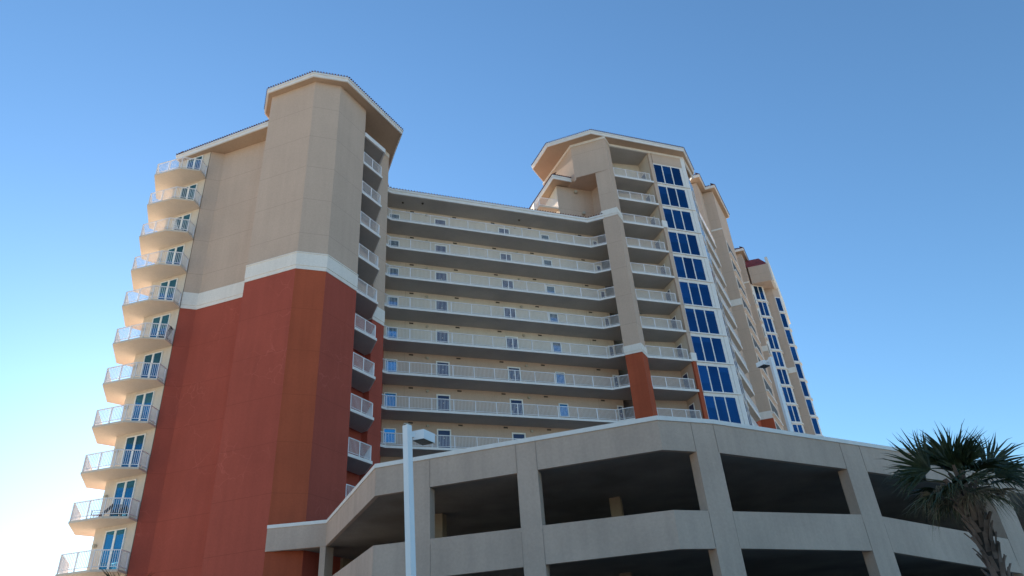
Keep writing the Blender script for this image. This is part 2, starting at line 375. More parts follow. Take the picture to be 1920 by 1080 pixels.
e_ = MB(); strip(e_, [(-11.34, 46.5), E1], 45.35, 45.80, 0.05, 0.05); part(e_, 'trim', 'trim_white')
# doors at the back of the recess
for k in range(-9, 1):
    d_ = MB(); strip(d_, [(-12.55, 45.2), (-12.0, 46.3)], L(k)+0.2, L(k)+2.4, 0.02, 0.03); part(d_, 'recess_window', 'teal_glass')

# --- wing with open walkways
G0, Gr, P1 = (-10.31, 51.01), (8.06, 57.94), (9.55, 57.55)
Gl = (-10.75, 50.45)
wA, wB = (-11.05, 52.92), (9.20, 60.52)      # wall plane behind the walkways
wd = (Vector(wB)-Vector(wA)).normalized()
def wp(x): t = (x-wA[0])/wd.x; return (x, wA[1]+wd.y*t)
back = [(20, 72), (-14, 62)]
part(MB().prism([wA, wB, (9.6, 66), (-13, 58)], 0, L(-4)+0.1), 'wall', 'tan_stucco', label='tan wall behind the lower walkways')
part(MB().prism([wA, wB, (9.6, 66), (-13, 58)], L(-4)+0.1, L(1)+0.05), 'wall', 'cream_stucco', label='cream wall behind the upper walkways')
wpoly = [Gl, G0, Gr, P1, (10.6, 60.9), wp(9.9), wp(-11.3)]
wk = part(MB().prism(wpoly, L(-9), L(-9)+0.18), 'walkway', 'grey_slab')
e_ = MB(); strip(e_, [Gl, G0, Gr, P1], L(-9)-0.002, L(-9)+0.19, 0.05, 0.02); part(e_, 'slab_edge', 'trim_white', wk)
rl = MB(); railing(rl, [Gl, G0, Gr, P1], L(-9)+0.2, h=0.98, inset=0.06, postgap=1.76); part(rl, 'railing', 'white_metal', wk)
for k in range(-8, 1): copy_tree(wk, BLD, dz=3.0*(k+9))
for k in range(-11, -9): copy_tree(wk, BLD, dz=3.0*(k+9))
# expansion joints on the walkway edge are tiny; entry doors, windows, lights, vents
def on_wall(x0, x1, z0_, z1_, out, name, mat, parent=None, label=None):
    b_ = MB(); strip(b_, [wp(x0), wp(x1)], z0_, z1_, 0.02, out); return part(b_, name, mat, parent, label)
def entry_door(x0, x1, z):
    f = MB()
    for a_, b_, q0, q1 in ((x0, x0+0.10, z, z+2.22), (x1-0.10, x1, z, z+2.22), (x0+0.10, x1-0.10, z+2.10, z+2.22)): strip(f, [wp(a_), wp(b_)], q0, q1, 0.02, 0.05)
    f = part(f, 'entry_door', 'frame_white')
    on_wall(x0+0.10, x1-0.10, z, z+2.10, 0.015, 'door_panel', 'door_blue', f)
    h_ = MB(); strip(h_, [wp((x0+x1)/2-0.05), wp((x0+x1)/2+0.07)], z+1.42, z+1.50, 0.02, 0.05); strip(h_, [wp(x0+0.15), wp(x0+0.20)], z+0.95, z+1.15, 0.02, 0.07)
    part(h_, 'handle', 'fixture', f); return f
def small_window(x0, x1, z0_, z1_):
    f = MB()
    for a_, b_, q0, q1 in ((x0, x0+0.08, z0_, z1_), (x1-0.08, x1, z0_, z1_), (x0+0.08, x1-0.08, z1_-0.08, z1_), (x0+0.08, x1-0.08, z0_, z0_+0.08)): strip(f, [wp(a_), wp(b_)], q0, q1, 0.02, 0.05)
    f = part(f, 'window', 'frame_white')
    on_wall(x0+0.08, x1-0.08, z0_+0.08, z1_-0.08, 0.015, 'pane', 'teal_glass', f); return f
z = L(-9)+0.2
protos = [entry_door(-6.90, -5.80, z), entry_door(-0.95, 0.17, z), entry_door(8.55, 9.1, z),
          small_window(-10.92, -9.97, L(-9)+1.05, L(-9)+2.28), small_window(3.25, 4.10, L(-9)+1.05, L(-9)+2.28)]
for x in (-7.6, 0.72):
    P_ = wp(x); protos.append(part(MB().tube([(P_[0], P_[1], z+2.45), (P_[0]+0.05, P_[1]-0.14, z+2.40)], [0.14, 0.11], 8), 'wall_light', 'fixture'))
for x in (-8.9, -5.05, -1.42, 2.2, 7.3):
    protos.append(on_wall(x-0.17, x+0.17, z+2.56, z+2.68, 0.03, 'vent', 'vent_dark'))
for x in (-9.4, 6.9, 9.0):
    protos.append(on_wall(x-0.010, x+0.010, z, z+2.78, 0.006, 'control_joint', 'joint_wall'))
for pr in protos:
    for k in range(-8, 1): copy_tree(pr, BLD, dz=3.0*(k+9))
# wing roof
RW = [(-10.9, 50.35), (-10.31, 50.95), (8.06, 57.88), (10.1, 57.22), (10.3, 62), (-12, 55.0)]
wr = part(MB().prism([(-11.2, 50.6), (-10.25, 51.1), (8.06, 58.03), (9.6, 57.62), (11.0, 60.9), wp(9.9), wp(-11.3)], L(1)-0.0, L(1)+0.3), 'roof', 'grey_slab', label='flat roof slab of the walkway wing with white fascia')
f = MB(); ln = [(-11.0, 50.30), (-10.31, 50.98), (8.06, 57.92), (9.66, 57.42)]
strip(f, ln, L(1)+0.02, L(1)+0.33, 0.08, 0.02); strip(f, ln, L(1)+0.33, L(1)+0.53, 0.08, 0.08); part(f, 'fascia', 'trim_white', wr)
t = MB(); lo = offs(ln, -0.10)
for i in range(3):
    p, q = lo[i], lo[i+1]; d = q-p; Ln = d.length; d = d/Ln; nn = Vector((-d.y, d.x)); m_ = max(1, int(Ln/0.27))
    for k in range(m_):
        c = p+d*(Ln*(k+0.5)/m_); e = c+nn*0.9; t.tube([(c.x, c.y, L(1)+0.59), (e.x, e.y, L(1)+0.83)], [0.062, 0.062], 6)
part(t, 'eave_tiles', 'tile_edge', wr)
o3 = offs(ln, 2.6); s_ = MB()
for i in range(3): s_.add([(lo[i].x, lo[i].y, L(1)+0.55), (lo[i+1].x, lo[i+1].y, L(1)+0.55), (o3[i+1].x, o3[i+1].y, L(1)+1.25), (o3[i].x, o3[i].y, L(1)+1.25)], [(0, 1, 2, 3)])
part(s_, 'tiles', 'roof_tile', wr)
for x, dd in ((-9.9, 1.0), (-8.2, 1.3), (0.9, 0.9)):
    P_ = v2(wp(x), (0.35, -0.94), dd); part(MB().tube([(P_[0], P_[1], L(1)+0.01), (P_[0], P_[1], L(1)-0.09)], [0.11, 0.09], 8), 'soffit_light', 'vent_dark', wr)

# --- right tower
P2, P3 = (11.0, 57.05), (11.64, 58.33)
Mn, N = (16.35, 60.06), (20.15, 61.48)
Q1, Q0 = (7.46, 58.10), (4.50, 64.1)
TT = 53.54
pier = [P1, P2, P3, (11.3, 59.6), (9.9, 59.3)]
part(MB().prism(pier, 0, BB), 'pier', 'rust_stucco', label='rust coloured lower pier between walkways and balconies')
part(MB().prism(pier, BB, 49.05), 'pier', 'tan_stucco', label='tan upper pier between walkways and balconies')
for zz in (BB, 43.22):
    b_ = MB(); seg_ = [v2(P1, (-0.3, 0.95), 0.3), P1, P2, P3]
    strip(b_, seg_, zz+0.22, zz+0.84, 0.1, 0.07); strip(b_, seg_, zz, zz+0.22, 0.1, 0.035)
    part(b_, 'band', 'trim_stucco')
j = MB(); jx = v2(P1, (AD.x, AD.y), 1.02); strip(j, [v2(jx, AD, -0.013), v2(jx, AD, 0.013)], 0, 49, 0.05, 0.009); part(j, 'control_joint', 'joint_dark')
# head block over the terrace
hb = [Q0, Q1, P2, P3, (11.3, 59.6), (9.2, 60.3), (9.2, 66), (6.5, 68)]
part(MB().prism([Q0, Q1, P2, P3, v2(P3, (-0.35, 0.94), 4.5), (9.0, 73), (8.3, 72)], 49.05, TT-0.02), 'wall', 'tan_stucco', label='tan head wall over the open terrace')
part(MB().prism([v2(Q1, (-0.45, 0.9), 0.02), v2(Q1, AD, 0.12), v2(v2(Q1, AD, 0.12), (-0.42, 0.9), 0.35), v2(Q1, (-0.42, 0.9), 0.35)], 48.75, 49.05), 'wall', 'tan_stucco', label='small tan return under the head wall')
# terrace back wall and side wall
side = (-0.35, 0.937)
part(MB().prism([(5.52, 59.14), (9.30, 60.56), (10.3, 59.4), (11.2, 60), (9.9, 66), (3.2, 66.5)], L(1)+0.3, 49.05), 'wall', 'tan_stucco', label='tan recessed wall above the walkway wing')
part(MB().prism([(5.50, 59.15), v2((5.50, 59.15), side, 7.5), v2((5.56, 59.22), side, 7.5), (5.56, 59.22)], L(1)+0.31, 49.04), 'wall', 'cream_stucco', label='cream side wall behind the small upper balcony')
for x, zz in ((7.5, 48.5), (8.05, 45.8)):
    P_ = wp(x); part(MB().tube([(P_[0], P_[1]-0.05, zz), (P_[0]+0.05, P_[1]-0.3, zz-0.03)], [0.2, 0.16], 10), 'wall_light', 'fixture')
# small upper roof
up_e = [(7.12, 58.95), (7.3, 60.0), (9.2, 64), (5.2, 67), (2.2, 64.2), (5.15, 57.85)]
ur = eave([(5.15, 57.9), (7.10, 58.72), (8.5, 62.0), (6, 67), (1.9, 65.2)], 49.12, 0.42, rise=0.7, inset=1.0)
# lower white strip that follows the roof edge down
sb = part(MB().prism([(3.45, 58.45), (5.5, 59.15), (5.1, 60.0), (3.05, 59.3)], 46.0, 46.18), 'balcony', 'slab_concrete', label='small high balcony above the walkway roof')
rl = MB(); railing(rl, [(3.05, 59.3), (3.47, 58.46), (5.5, 59.16)], 46.2, inset=0.06, postgap=2.2); part(rl, 'railing', 'white_metal', sb)
part(MB().prism([(2.95, 59.35), (3.10, 59.40), (1.6, 64.4), (1.45, 64.35)], L(1)+0.6, 47.2), 'parapet', 'trim_stucco')
# top band & eave
tb_ = MB(); strip(tb_, [Q0, Q1, P2, P3, N, (22.0, 65.1)], TT-0.26, TT+0.03, 0.1, 0.06); part(tb_, 'band', 'trim_white')
eave([(3.29, 61.45), (4.93, 57.98), (9.6, 56.42), (20.15, 60.43), (22.03, 64.45), (21.3, 66.2), (14, 78), (10.5, 76)], TT+0.03, 0.42, rise=1.6, inset=3.2)
# recess with balconies P3..M
S1 = (16.0, 59.93)
rb = [(v2(P3, (-0.35, 0.94), 2.6)), v2(S1, (-0.36, 0.933), 2.2)]
part(MB().prism([rb[0], rb[1], v2(rb[1], (-0.36, 0.933), 4), v2(rb[0], (-0.36, 0.933), 4)], 0, BB), 'wall', 'tan_stucco', label='tan back wall of the lower right balconies')
part(MB().prism([rb[0], rb[1], v2(rb[1], (-0.36, 0.933), 4), v2(rb[0], (-0.36, 0.933), 4)], BB, TT-0.24), 'wall', 'cream_stucco', label='cream back wall of the upper right balconies')
fin = [S1, Mn, v2(Mn, (-0.36, 0.933), 3), v2(S1, (-0.36, 0.933), 3)]
part(MB().prism([v2(S1, (0.4, -0.15), 0.0), Mn, v2(Mn, (-0.36, 0.933), 0.25), v2(S1, (-0.36, 0.933), 0.25)], 0, BB), 'pier', 'rust_stucco', label='narrow rust pier beside the blue glazing')
part(MB().prism([S1, Mn, v2(Mn, (-0.36, 0.933), 0.25), v2(S1, (-0.36, 0.933), 0.25)], BB, TT-0.24), 'pier', 'tan_stucco', label='narrow tan pier beside the blue glazing')
part(MB().prism([v2(S1, (-0.36, 0.933), 0.25), v2(Mn, (-0.36, 0.933), 0.25), v2(Mn, (-0.36, 0.933), 4), v2(S1, (-0.36, 0.933), 4)], 0, BB), 'wall', 'tan_stucco', label='tan side wall of the lower right balconies')
part(MB().prism([v2(S1, (-0.36, 0.933), 0.25), v2(Mn, (-0.36, 0.933), 0.25), v2(Mn, (-0.36, 0.933), 4), v2(S1, (-0.36, 0.933), 4)], BB, TT-0.24), 'wall', 'cream_stucco', label='cream side wall of the upper right balconies')
part(MB().prism([P3, S1, v2(rb[1], (-0.36, 0.933), 0.2), v2(rb[0], (-0.36, 0.933), 0.2)], TT-0.23, TT-0.02), 'ceiling', 'grey_slab')
for zz in (BB, 43.22):
    b_ = MB(); pts = [v2(S1, (-0.36, 0.933), 0.3), v2(S1, BD, -0.02), v2(S1, BD, 0.5)]
    strip(b_, pts, zz, zz+0.84, 0.1, 0.07); part(b_, 'band', 'trim_white')
mp_ = slab([P3, v2(S1, BD, -0.03), v2(rb[1], (-0.36, 0.933), 0.0), rb[0]], L(0), 0.2, 'grey_slab')
e_ = MB(); strip(e_, [P3, S1], L(0)-0.01, L(0)+0.2, 0.05, 0.03); part(e_, 'slab_edge', 'trim_white', mp_)
rl = MB(); railing(rl, [v2(P3, BD, 0.03), v2(S1, BD, -0.35)], L(0)+0.2, h=1.0, inset=0.05, postgap=1.6); part(rl, 'railing', 'white_metal', mp_)
for k in range(-11, 4):
    if k != 0: copy_tree(mp_, BLD, dz=3.0*k)
# dark blue door on the side wall of each balcony
def side_door(k):
    a_ = v2(S1, (-0.36, 0.933), 1.15); b2 = v2(S1, (-0.36, 0.933), 2.02)
    f = MB(); strip(f, [b2, a_], L(k)+0.2, L(k)+2.42, 0.02, 0.04); f = part(f, 'side_door', 'frame_white')
    d_ = MB(); strip(d_, [v2(S1, (-0.36, 0.933), 1.93), v2(S1, (-0.36, 0.933), 1.24)], L(k)+0.2, L(k)+2.33, 0.02, 0.055); part(d_, 'door_panel', 'door_blue', f); return f
sdp = side_door(0)
for k in range(-9, 4):
    if k: copy_tree(sdp, BLD, dz=3.0*k)
# glazing Mn..N
def gp(s): return v2(Mn, (BD.x, BD.y), s)
inner = [gp(0.02), N, (21.9, 65.0), (17.5, 66), (14.9, 63.9)]
part(MB().prism([v2(gp(0.02), (-0.35, 0.94), 0.12), v2(N, (-0.6, 0.8), 0.2), v2(v2(N, CR, 3.9), (-0.9, 0.4), 0.12), (17.5, 68), (14.9, 63.9)], 0, TT-0.25), 'wall', 'trim_stucco', label='white wall core behind the blue glazing')
b_ = MB(); strip(b_, [gp(0.03), gp(3.68)], 51.86, TT-0.27, 0.15, 0.05); part(b_, 'wall', 'tan_stucco', label='tan panel above the blue glazing')
b_ = MB(); strip(b_, [gp(3.62), gp(4.04), v2(N, CD, 0.12)], 0, TT-0.27, 0.2, 0.055); part(b_, 'corner_post', 'trim_white')
panes = [(0.03, 0.97), (1.09, 2.09), (2.21, 3.26)]
def bay(z):     # one storey of the three pane bay, z = sill level
    f = MB(); o = 0.035
    for s0, s1 in ((0.97, 1.09), (2.09, 2.21), (3.26, 3.60)): strip(f, [gp(s0), gp(s1)], z+0.06, z+2.64, 0.1, o)
    strip(f, [gp(0.0), gp(0.03)], z+0.06, z+2.64, 0.1, o-0.01)
    strip(f, [gp(0.0), gp(3.6)], z+2.63, z+2.83, 0.1, o+0.005); strip(f, [gp(0.0), gp(3.6)], z-0.17, z+0.05, 0.1, o+0.005)
    strip(f, [gp(-0.02), gp(3.98)], z-0.06, z+0.06, 0.1, 0.16)
    f = part(f, 'window', 'trim_white')
    for s0, s1 in panes:
        g_ = MB(); strip(g_, [gp(s0), gp(s1)], z+0.05, z+2.63, 0.02, 0.012); part(g_, 'pane', 'blue_glass', f)
    return f
bp_ = bay(L(0))
for k in range(-11, 4):
    if k: copy_tree(bp_, BLD, dz=3.0*k)
# return bay round the corner, direction C

def cp_s(s): return v2(N, (CR.x, CR.y), s)
def cbay(z):
    f = MB(); strip(f, [cp_s(0.5), cp_s(3.9)], z-0.25, z+0.2, 0.1, 0.05); strip(f, [cp_s(0.5), cp_s(4.0)], z-0.06, z+0.06, 0.1, 0.10)
    for s0 in (2.0, 3.7): strip(f, [cp_s(s0), cp_s(s0+0.15)], z+0.2, z+2.75, 0.1, 0.045)
    f = part(f, 'window', 'trim_white')
    for s0 in (0.16, 2.2): g_ = MB(); strip(g_, [cp_s(s0), cp_s(s0+(1.8 if s0 < 1 else 1.45))], z+0.2, z+2.75, 0.02, 0.02); part(g_, 'pane', 'sky_glass', f)
    return f
cb = cbay(L(0))
for k in range(-11, 4):
    if k: copy_tree(cb, BLD, dz=3.0*k)

# --- far wing along the seaward side
HF = 66.2
part(MB().prism([(19.5, 67.3), (21.3, 66.4), (26.2, 79.8), (27.9, 82.35), (24, 88), (16, 74)], 0, 52.9), 'wall', 'cream_stucco', label='cream wall behind the far balconies')
fb0, fb1 = (21.55, 66.95), (27.5, 79.27)
fs = part(MB().prism([(20.6, 67.4), fb0, fb1, (26.4, 81.5)], 43.67, 43.9), 'far_balcony', 'grey_slab')
e_ = MB(); strip(e_, [fb0, fb1], 43.62, 43.95, 0.05, 0.03); part(e_, 'slab_edge', 'trim_white', fs)
rl = MB(); railing(rl, [fb0, fb1], 43.92, inset=0.06, pick=0.16); part(rl, 'railing', 'white_metal', fs)
for k in range(-9, 4):
    if k: copy_tree(fs, BLD, dz=3.0*k)
def block(poly, zt, name='wall', zb=30.6, low='rust_stucco', label=None):
    part(MB().prism(poly, 0, zb), name, low, label=('rust lower ' + label) if label else None); part(MB().prism(poly, zb, zt), name, 'tan_stucco', label=('tan upper ' + label) if label else None)
block([(26.9, 82.66), (28.05, 82.28), (29.45, 85.06), (27, 90)], HF, label='wall of the first far setback')
F1L, F1R, F1B = (29.40, 85.06), (30.87, 84.59), (34.6, 92.0)
block([F1L, F1R, F1B, (30, 95)], HF, label='wall of the second far setback')
part(MB().prism([v2(F1B, CD, -0.4), (37.7, 101.3), (28, 104), (28, 92)], 0, 64.6), 'wall', 'tan_stucco', label='tan wall between the far setbacks')
def fband(pts, zs):
    for z0_, z1_ in zs:
        b_ = MB(); strip(b_, pts, z0_, z1_, 0.1, 0.08); part(b_, 'band', 'trim_stucco')
fband([F1L, F1R], [(30.6, 31.55), (46.72, 47.68), (59.2, 59.45)])
eave([(27.2, 81.25), (28.28, 80.95), (29.78, 84.1), (31.08, 83.7), (35.11, 91.76), (34.3, 92.4), (30, 96), (25, 90)], HF+0.08, 0.35, rise=1.0, inset=1.2)
def side_open(P_, Q_, zs, s0, s1, h):
    """white framed balcony openings on a grazing side wall"""
    d = Vector(Q_)-Vector(P_); d.normalize()
    for z in zs:
        a_ = v2(P_, d, s0); b2 = v2(P_, d, s1)
        w_ = MB(); strip(w_, [a_, b2], z-h-0.02, z+0.02, 0.02, 0.03); f = part(w_, 'far_window', 'trim_stucco')
        g_ = MB(); strip(g_, [v2(a_, d, 0.3), v2(b2, d, -0.3)], z-h+0.25, z-0.2, 0.02, 0.055); part(g_, 'pane', 'vent_dark', f)
        c_ = MB(); strip(c_, [v2(a_, d, -0.1), v2(b2, d, 0.2)], z-h-0.22, z-h-0.02, 0.02, 0.28); part(c_, 'sill', 'trim_white', f)
side_open(F1R, F1B, [57.6-3*j for j in range(12)], 0.5, 6.2, 2.1)
F2L, F2R, F2B = (37.5, 100.98), (38.72, 100.6), (42.2, 107.5)
block([F2L, F2R, F2B, (38.5, 110), (33, 100)], 65.0, label='wall of the third far setback')
fband([F2L, F2R], [(46.85, 47.75), (59.2, 59.45)])
eave([(35, 100.9), (38.94, 99.72), (42.5, 107.3), (41.9, 108.2), (38, 111), (33, 103)], 65.05, 0.35, rise=1.0, inset=1.2)
side_open(F2R, F2B, [57.6-3*j for j in range(12)], 0.4, 5.5, 2.1)
# far glazed end tower
K0, K1 = (39.35, 102.0), (41.5, 102.8)
K2, K3 = (42.1, 103.88), (43.25, 103.5)
K4 = (44.42, 103.95)
ktower = [K0, K1, v2(K1, CD, 1.3), K3, K4, v2(K4, dirv(69), 13), (38, 118), (33, 104)]
part(MB().prism(ktower, 0, 59.7), 'wall', 'tan_stucco', label='tan wall of the glazed far end tower')
def kwin(A_, B_, z, n, side_):
    d = Vector(B_)-Vector(A_); Ln = d.length; d.normalize()
    f = MB(); strip(f, [A_, B_], z-0.12, z+2.85, 0.02, 0.04); strip(f, [A_, B_, v2(B_, CD, side_)], z-0.2, z-0.02, 0.02, 0.22)
    strip(f, [v2(B_, d, -0.01), v2(B_, CD, side_*0.8)], z, z+2.85, 0.02, 0.05)
    f = part(f, 'window', 'trim_white'); w = (Ln-0.15)/n
    for i in range(n):
        g_ = MB(); strip(g_, [v2(A_, d, 0.12+i*w), v2(A_, d, 0.12+(i+1)*w-0.18)], z+0.22, z+2.68, 0.02, 0.06); part(g_, 'pane', 'blue_glass', f)
    return f
kw1 = kwin((39.72, 102.14), K1, 56.68, 2, 1.1)
kw2 = kwin((43.30, 103.53), K4, 54.92, 1, 1.0)
for j in range(1, 12): copy_tree(kw1, BLD, dz=-3.0*j)
for j in range(1, 11): copy_tree(kw2, BLD, dz=-3.0*j)
b_ = MB(); strip(b_, [K0, (39.72, 102.14)], 0, 59.7, 0.02, 0.05); part(b_, 'corner_post', 'trim_white')
fband([K2, K3], [(44.15, 45.05)])
# gable box roof over the far tower
gx = [(39.55, 101.62), (42.65, 100.78), (50.5, 117.6), (44, 121)]
part(MB().prism(gx, 59.5, 62.7), 'roof', 'tan_stucco', label='overhanging tan box under the red roof of the far tower')
rr = MB(); A_, B_, C_, D_ = [Vector((*q, 62.7)) for q in gx]
up3 = Vector((-0.6, 1.6, 2.1))
rr.add([A_, B_, B_+up3, A_+up3+Vector((-0.3, 0, 0)), C_, D_, C_+Vector((-1.6, -1, 1.0)), D_+Vector((0, -1, 1.0))], [(0, 1, 2, 3), (1, 4, 6, 2), (3, 2, 6, 7), (0, 3, 7, 5), (4, 5, 7, 6), (0, 5, 4, 1)])
part(rr, 'roof', 'roof_tile', label='red tiled roof on the far tower')
b_ = MB(); strip(b_, [gx[1], gx[2]], 59.45, 64.0, 0.25, 0.2); part(b_, 'gable_wall', 'trim_stucco')

# ================================================================== parking garage
GAR = empty('parking_garage', (2, 34, 0), 'low beige concrete parking garage with open bays and sloping parapets in front of the tower', 'parking garage')
def gpart(mb, name, mat, parent=None): return mb.build(name, mat, parent or GAR)
g0, g1, g2, g3, g4 = (-14.40, 39.62), (-11.05, 39.40), (-6.53, 30.34), (5.33, 26.98), (7.76, 27.97)
g5, g6, g7 = (15.0, 32.30), (24.2, 37.83), (38.0, 46.1)
line = [g1, g2, g3, g4, g5, g6, g7]
b_ = MB(); strip(b_, line, [9.92]*5+[9.80, 9.7], 11.12, 0.2, 0); gpart(b_, 'parapet', 'garage_stucco')
b_ = MB(); strip(b_, line, 11.12, 11.30, 0.26, 0.05); gpart(b_, 'cap', 'trim_white')
b_ = MB(); strip(b_, [g0, g1], 9.92, 11.12, 0.2, 0); gpart(b_, 'parapet', 'garage_stucco')
b_ = MB(); strip(b_, [g0, g1], 11.12, 11.30, 0.26, 0.05); gpart(b_, 'cap', 'trim_white')
b_ = MB(); strip(b_, line, [6.5, 6.38, 6.25, 6.27, 6.45, 5.66, 5.0], [8.1, 7.88, 7.63, 7.63, 7.95, 7.27, 6.4], 0.2, 0); gpart(b_, 'parapet', 'garage_stucco')
b_ = MB(); strip(b_, line, 2.9, 4.2, 0.2, 0); gpart(b_, 'parapet', 'garage_stucco')
inn = [tuple(p) for p in offs(line, 0.15)]
backl = [(38, 60), (20, 57), (9.5, 54), (-9.2, 47.2), (-9.6, 42.5)]
deck = inn+backl
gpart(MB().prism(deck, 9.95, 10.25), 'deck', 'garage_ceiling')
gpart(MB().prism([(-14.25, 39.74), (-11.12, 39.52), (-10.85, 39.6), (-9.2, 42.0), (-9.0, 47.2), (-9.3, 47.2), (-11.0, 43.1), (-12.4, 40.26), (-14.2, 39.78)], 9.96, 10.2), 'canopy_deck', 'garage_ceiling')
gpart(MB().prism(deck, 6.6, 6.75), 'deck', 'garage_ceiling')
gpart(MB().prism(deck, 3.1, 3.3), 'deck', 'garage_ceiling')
b_ = MB(); strip(b_, [(-11.0, 43.0), backl[3], backl[2], backl[1], backl[0]], 0, 9.94, 0.2, 0); gpart(b_, 'blackout_wall', 'garage_interior')  # closing wall added behind the bays to keep the interior dark
def column(pa, pb, depth=0.5, mid=None, z1=9.93):
    b_ = MB(); pts = [pa, mid, pb] if mid else [pa, pb]; strip(b_, pts, 0, z1, depth, 0.012); return gpart(b_, 'column', 'garage_stucco')
ud = lambda p, q: (Vector(q)-Vector(p)).normalized()
d23, d34, d45 = ud(g2, g3), ud(g3, g4), ud(g4, g5)
def on(p, q, x): t = (x-p[0])/(q[0]-p[0]); return (x, p[1]+(q[1]-p[1])*t)
column(on(g2, g3, -4.95), on(g2, g3, -4.08)); column(on(g2, g3, -0.37), on(g2, g3, 0.46))
column(on(g3, g4, 6.74), on(g3, g4, 7.74)); column(on(g4, g5, 14.27), on(g5, g6, 15.44), mid=g5)
column(on(g5, g6, 23.5), on(g6, g7, 24.95), mid=g6); column(on(g6, g7, 33), on(g6, g7, 34.4))
c_ = MB().prism([(-11.36, 39.44), (-11.05, 39.42), (-10.77, 40.0), (-11.1, 40.3), (-11.5, 40.1)], 0, 9.94); gpart(c_, 'column', 'garage_stucco')
for x_, y_ in ((-4.3, 34.6), (4.1, 34.05), (-1.5, 41.5), (7.0, 44.5)):
    b_ = MB(); b_.vbar(x_, y_, 0, 9.94, 0.5, R(-17)); gpart(b_, 'interior_column', 'garage_interior')
for (pa, pb) in (((8.0, 39.0), (20.0, 46.0)),):
    for zc in (9.93, 6.58): b_ = MB(); b_.bar((*pa, zc), (*pb, zc), 0.12, 0.08); gpart(b_, 'ceiling_beam', 'garage_ceiling')
# control joints on the garage face
def gj(p, q, x, z0_, z1_):
    a_ = on(p, q, x); d = ud(p, q); b_ = MB(); strip(b_, [v2(a_, d, -0.009), v2(a_, d, 0.009)], z0_, z1_, 0.02, 0.016); gpart(b_, 'control_joint', 'joint_grey')
for (p, q, x) in ((g2, g3, -4.95), (g2, g3, -4.08), (g2, g3, -0.37), (g2, g3, 0.46), (g3, g4, 6.74), (g3, g4, 7.72), (g4, g5, 14.27), (g5, g6, 15.44), (g5, g6, 23.5)):
    gj(p, q, x, 9.93, 11.11); gj(p, q, x, 6.3, 7.6)
gj(g2, g3, -6.2+2.3, 9.95, 9.96)

# ================================================================== street lamps
def box_head(corners, z0_, z1_, parent):
    h_ = MB().prism(corners, z0_, z1_).build('lamp_head', 'lamp_paint', parent)
    cx = sum(c[0] for c in corners)/4; cy = sum(c[1] for c in corners)/4
    q = [(cx+(x-cx)*0.9, cy+(y-cy)*0.9) for x, y in corners]
    MB().prism(q, z0_-0.012, z0_+0.01).build('lens', 'lens_dark', h_)
lp = empty('street_lamp', (-3.31, 19.73, 0), 'tall white square lamp post with a box head in front of the garage', 'street lamp')
MB().bar((-3.06, 19.76, 0), (-3.365, 19.72, 8.98), 0.19, up_=(0.57, 0.82, 0)).build('pole', 'lamp_paint', lp)
MB().prism([(-3.3, 19.52), (-2.84, 19.52), (-2.84, 20.0), (-3.3, 20.0)], 0, 0.5).build('base', 'garage_stucco', lp)
MB().bar((-3.28, 19.82, 8.74), (-3.08, 20.02, 8.74), 0.07, 0.16).build('arm', 'lamp_paint', lp)
MB().prism([(-3.42, 19.56), (-3.26, 19.66), (-3.32, 19.80), (-3.48, 19.70)], 8.985, 9.01).build('pole_cap', 'fixture', lp)
box_head([(-3.26, 19.92), (-2.89, 19.80), (-2.63, 20.30), (-3.02, 20.44)], 8.59, 8.87, lp)
lp2 = empty('street_lamp', (13.66, 35.46, 10.25), 'white lamp post standing on the garage roof, with its box head facing left', 'street lamp')
MB().vbar(13.66, 35.46, 10.2, 17.15, 0.18, R(20)).build('pole', 'lamp_paint', lp2)
MB().prism([(13.46, 35.26), (13.86, 35.26), (13.86, 35.66), (13.46, 35.66)], 10.25, 10.6).build('base', 'garage_stucco', lp2)
MB().bar((13.62, 35.5, 17.02), (13.45, 35.72, 17.0), 0.07, 0.14).build('arm', 'lamp_paint', lp2)
box_head([(12.98, 35.96), (13.26, 35.56), (13.72, 35.80), (13.50, 36.2)], 16.83, 17.08, lp2)

# ================================================================== palms
def fan(mb, mbp, org, dirn, plen, blen, roll_, droop, nleaf=30, spread=2.5, wid=0.030):
    """petiole plus a fan of narrow drooping leaflets"""
    dirn = Vector(dirn).normalized(); org = Vector(org)
    hub = org+dirn*plen+Vector((0, 0, -droop*plen*0.3))
    mbp.tube([org, org.lerp(hub, .5)+Vector((0, 0, 0.04)), hub], [0.018, 0.012, 0.010], 5, False)
    d = (hub-org).normalized(); a = d.cross(Vector((0, 0, 1)))
    a = a.normalized() if a.length > 1e-3 else Vector((1, 0, 0)); a = (Matrix.Rotation(roll_, 3, d) @ a)
    n_ = a.cross(d).normalized()
    for i in range(nleaf):
        t = -spread/2+spread*i/(nleaf-1)+random.uniform(-0.03, 0.03)
        ld = (d*math.cos(t)+a*math.sin(t)).normalized(); ln = blen*(0.72+0.28*math.cos(t*0.8))*random.uniform(0.85, 1.1)
        side = ld.cross(n_).normalized(); N_ = 6; pts = []
        fold = 0.25*(1 if i % 2 else -1)
        dv = Vector((random.uniform(-.04, .04), random.uniform(-.04, .04), 0))
        for k in range(N_+1):
            u = k/N_
            p = hub+ld*ln*u+n_*0.05*math.sin(u*3)+Vector((0, 0, -1))*(droop*ln*u**2.6*random.uniform(.5, 1.3))+dv*u*u*4*ln
            w = wid*(0.35+1.6*u)*1.0 if u < 0.4 else wid*max(0.0, (1-u)/0.6)**0.8
            if u >= 0.4: w = wid*max(0.04, ((1-u)/0.6))
            pts.append((p-side*w*0.5+n_*w*fold, p+side*w*0.5-n_*w*fold))
        o = len(mb.v)
        for q in pts: mb.v += [tuple(q[0]), tuple(q[1])]
        for k in range(N_): mb.f.append((o+2*k, o+2*k+1, o+2*k+3, o+2*k+2))
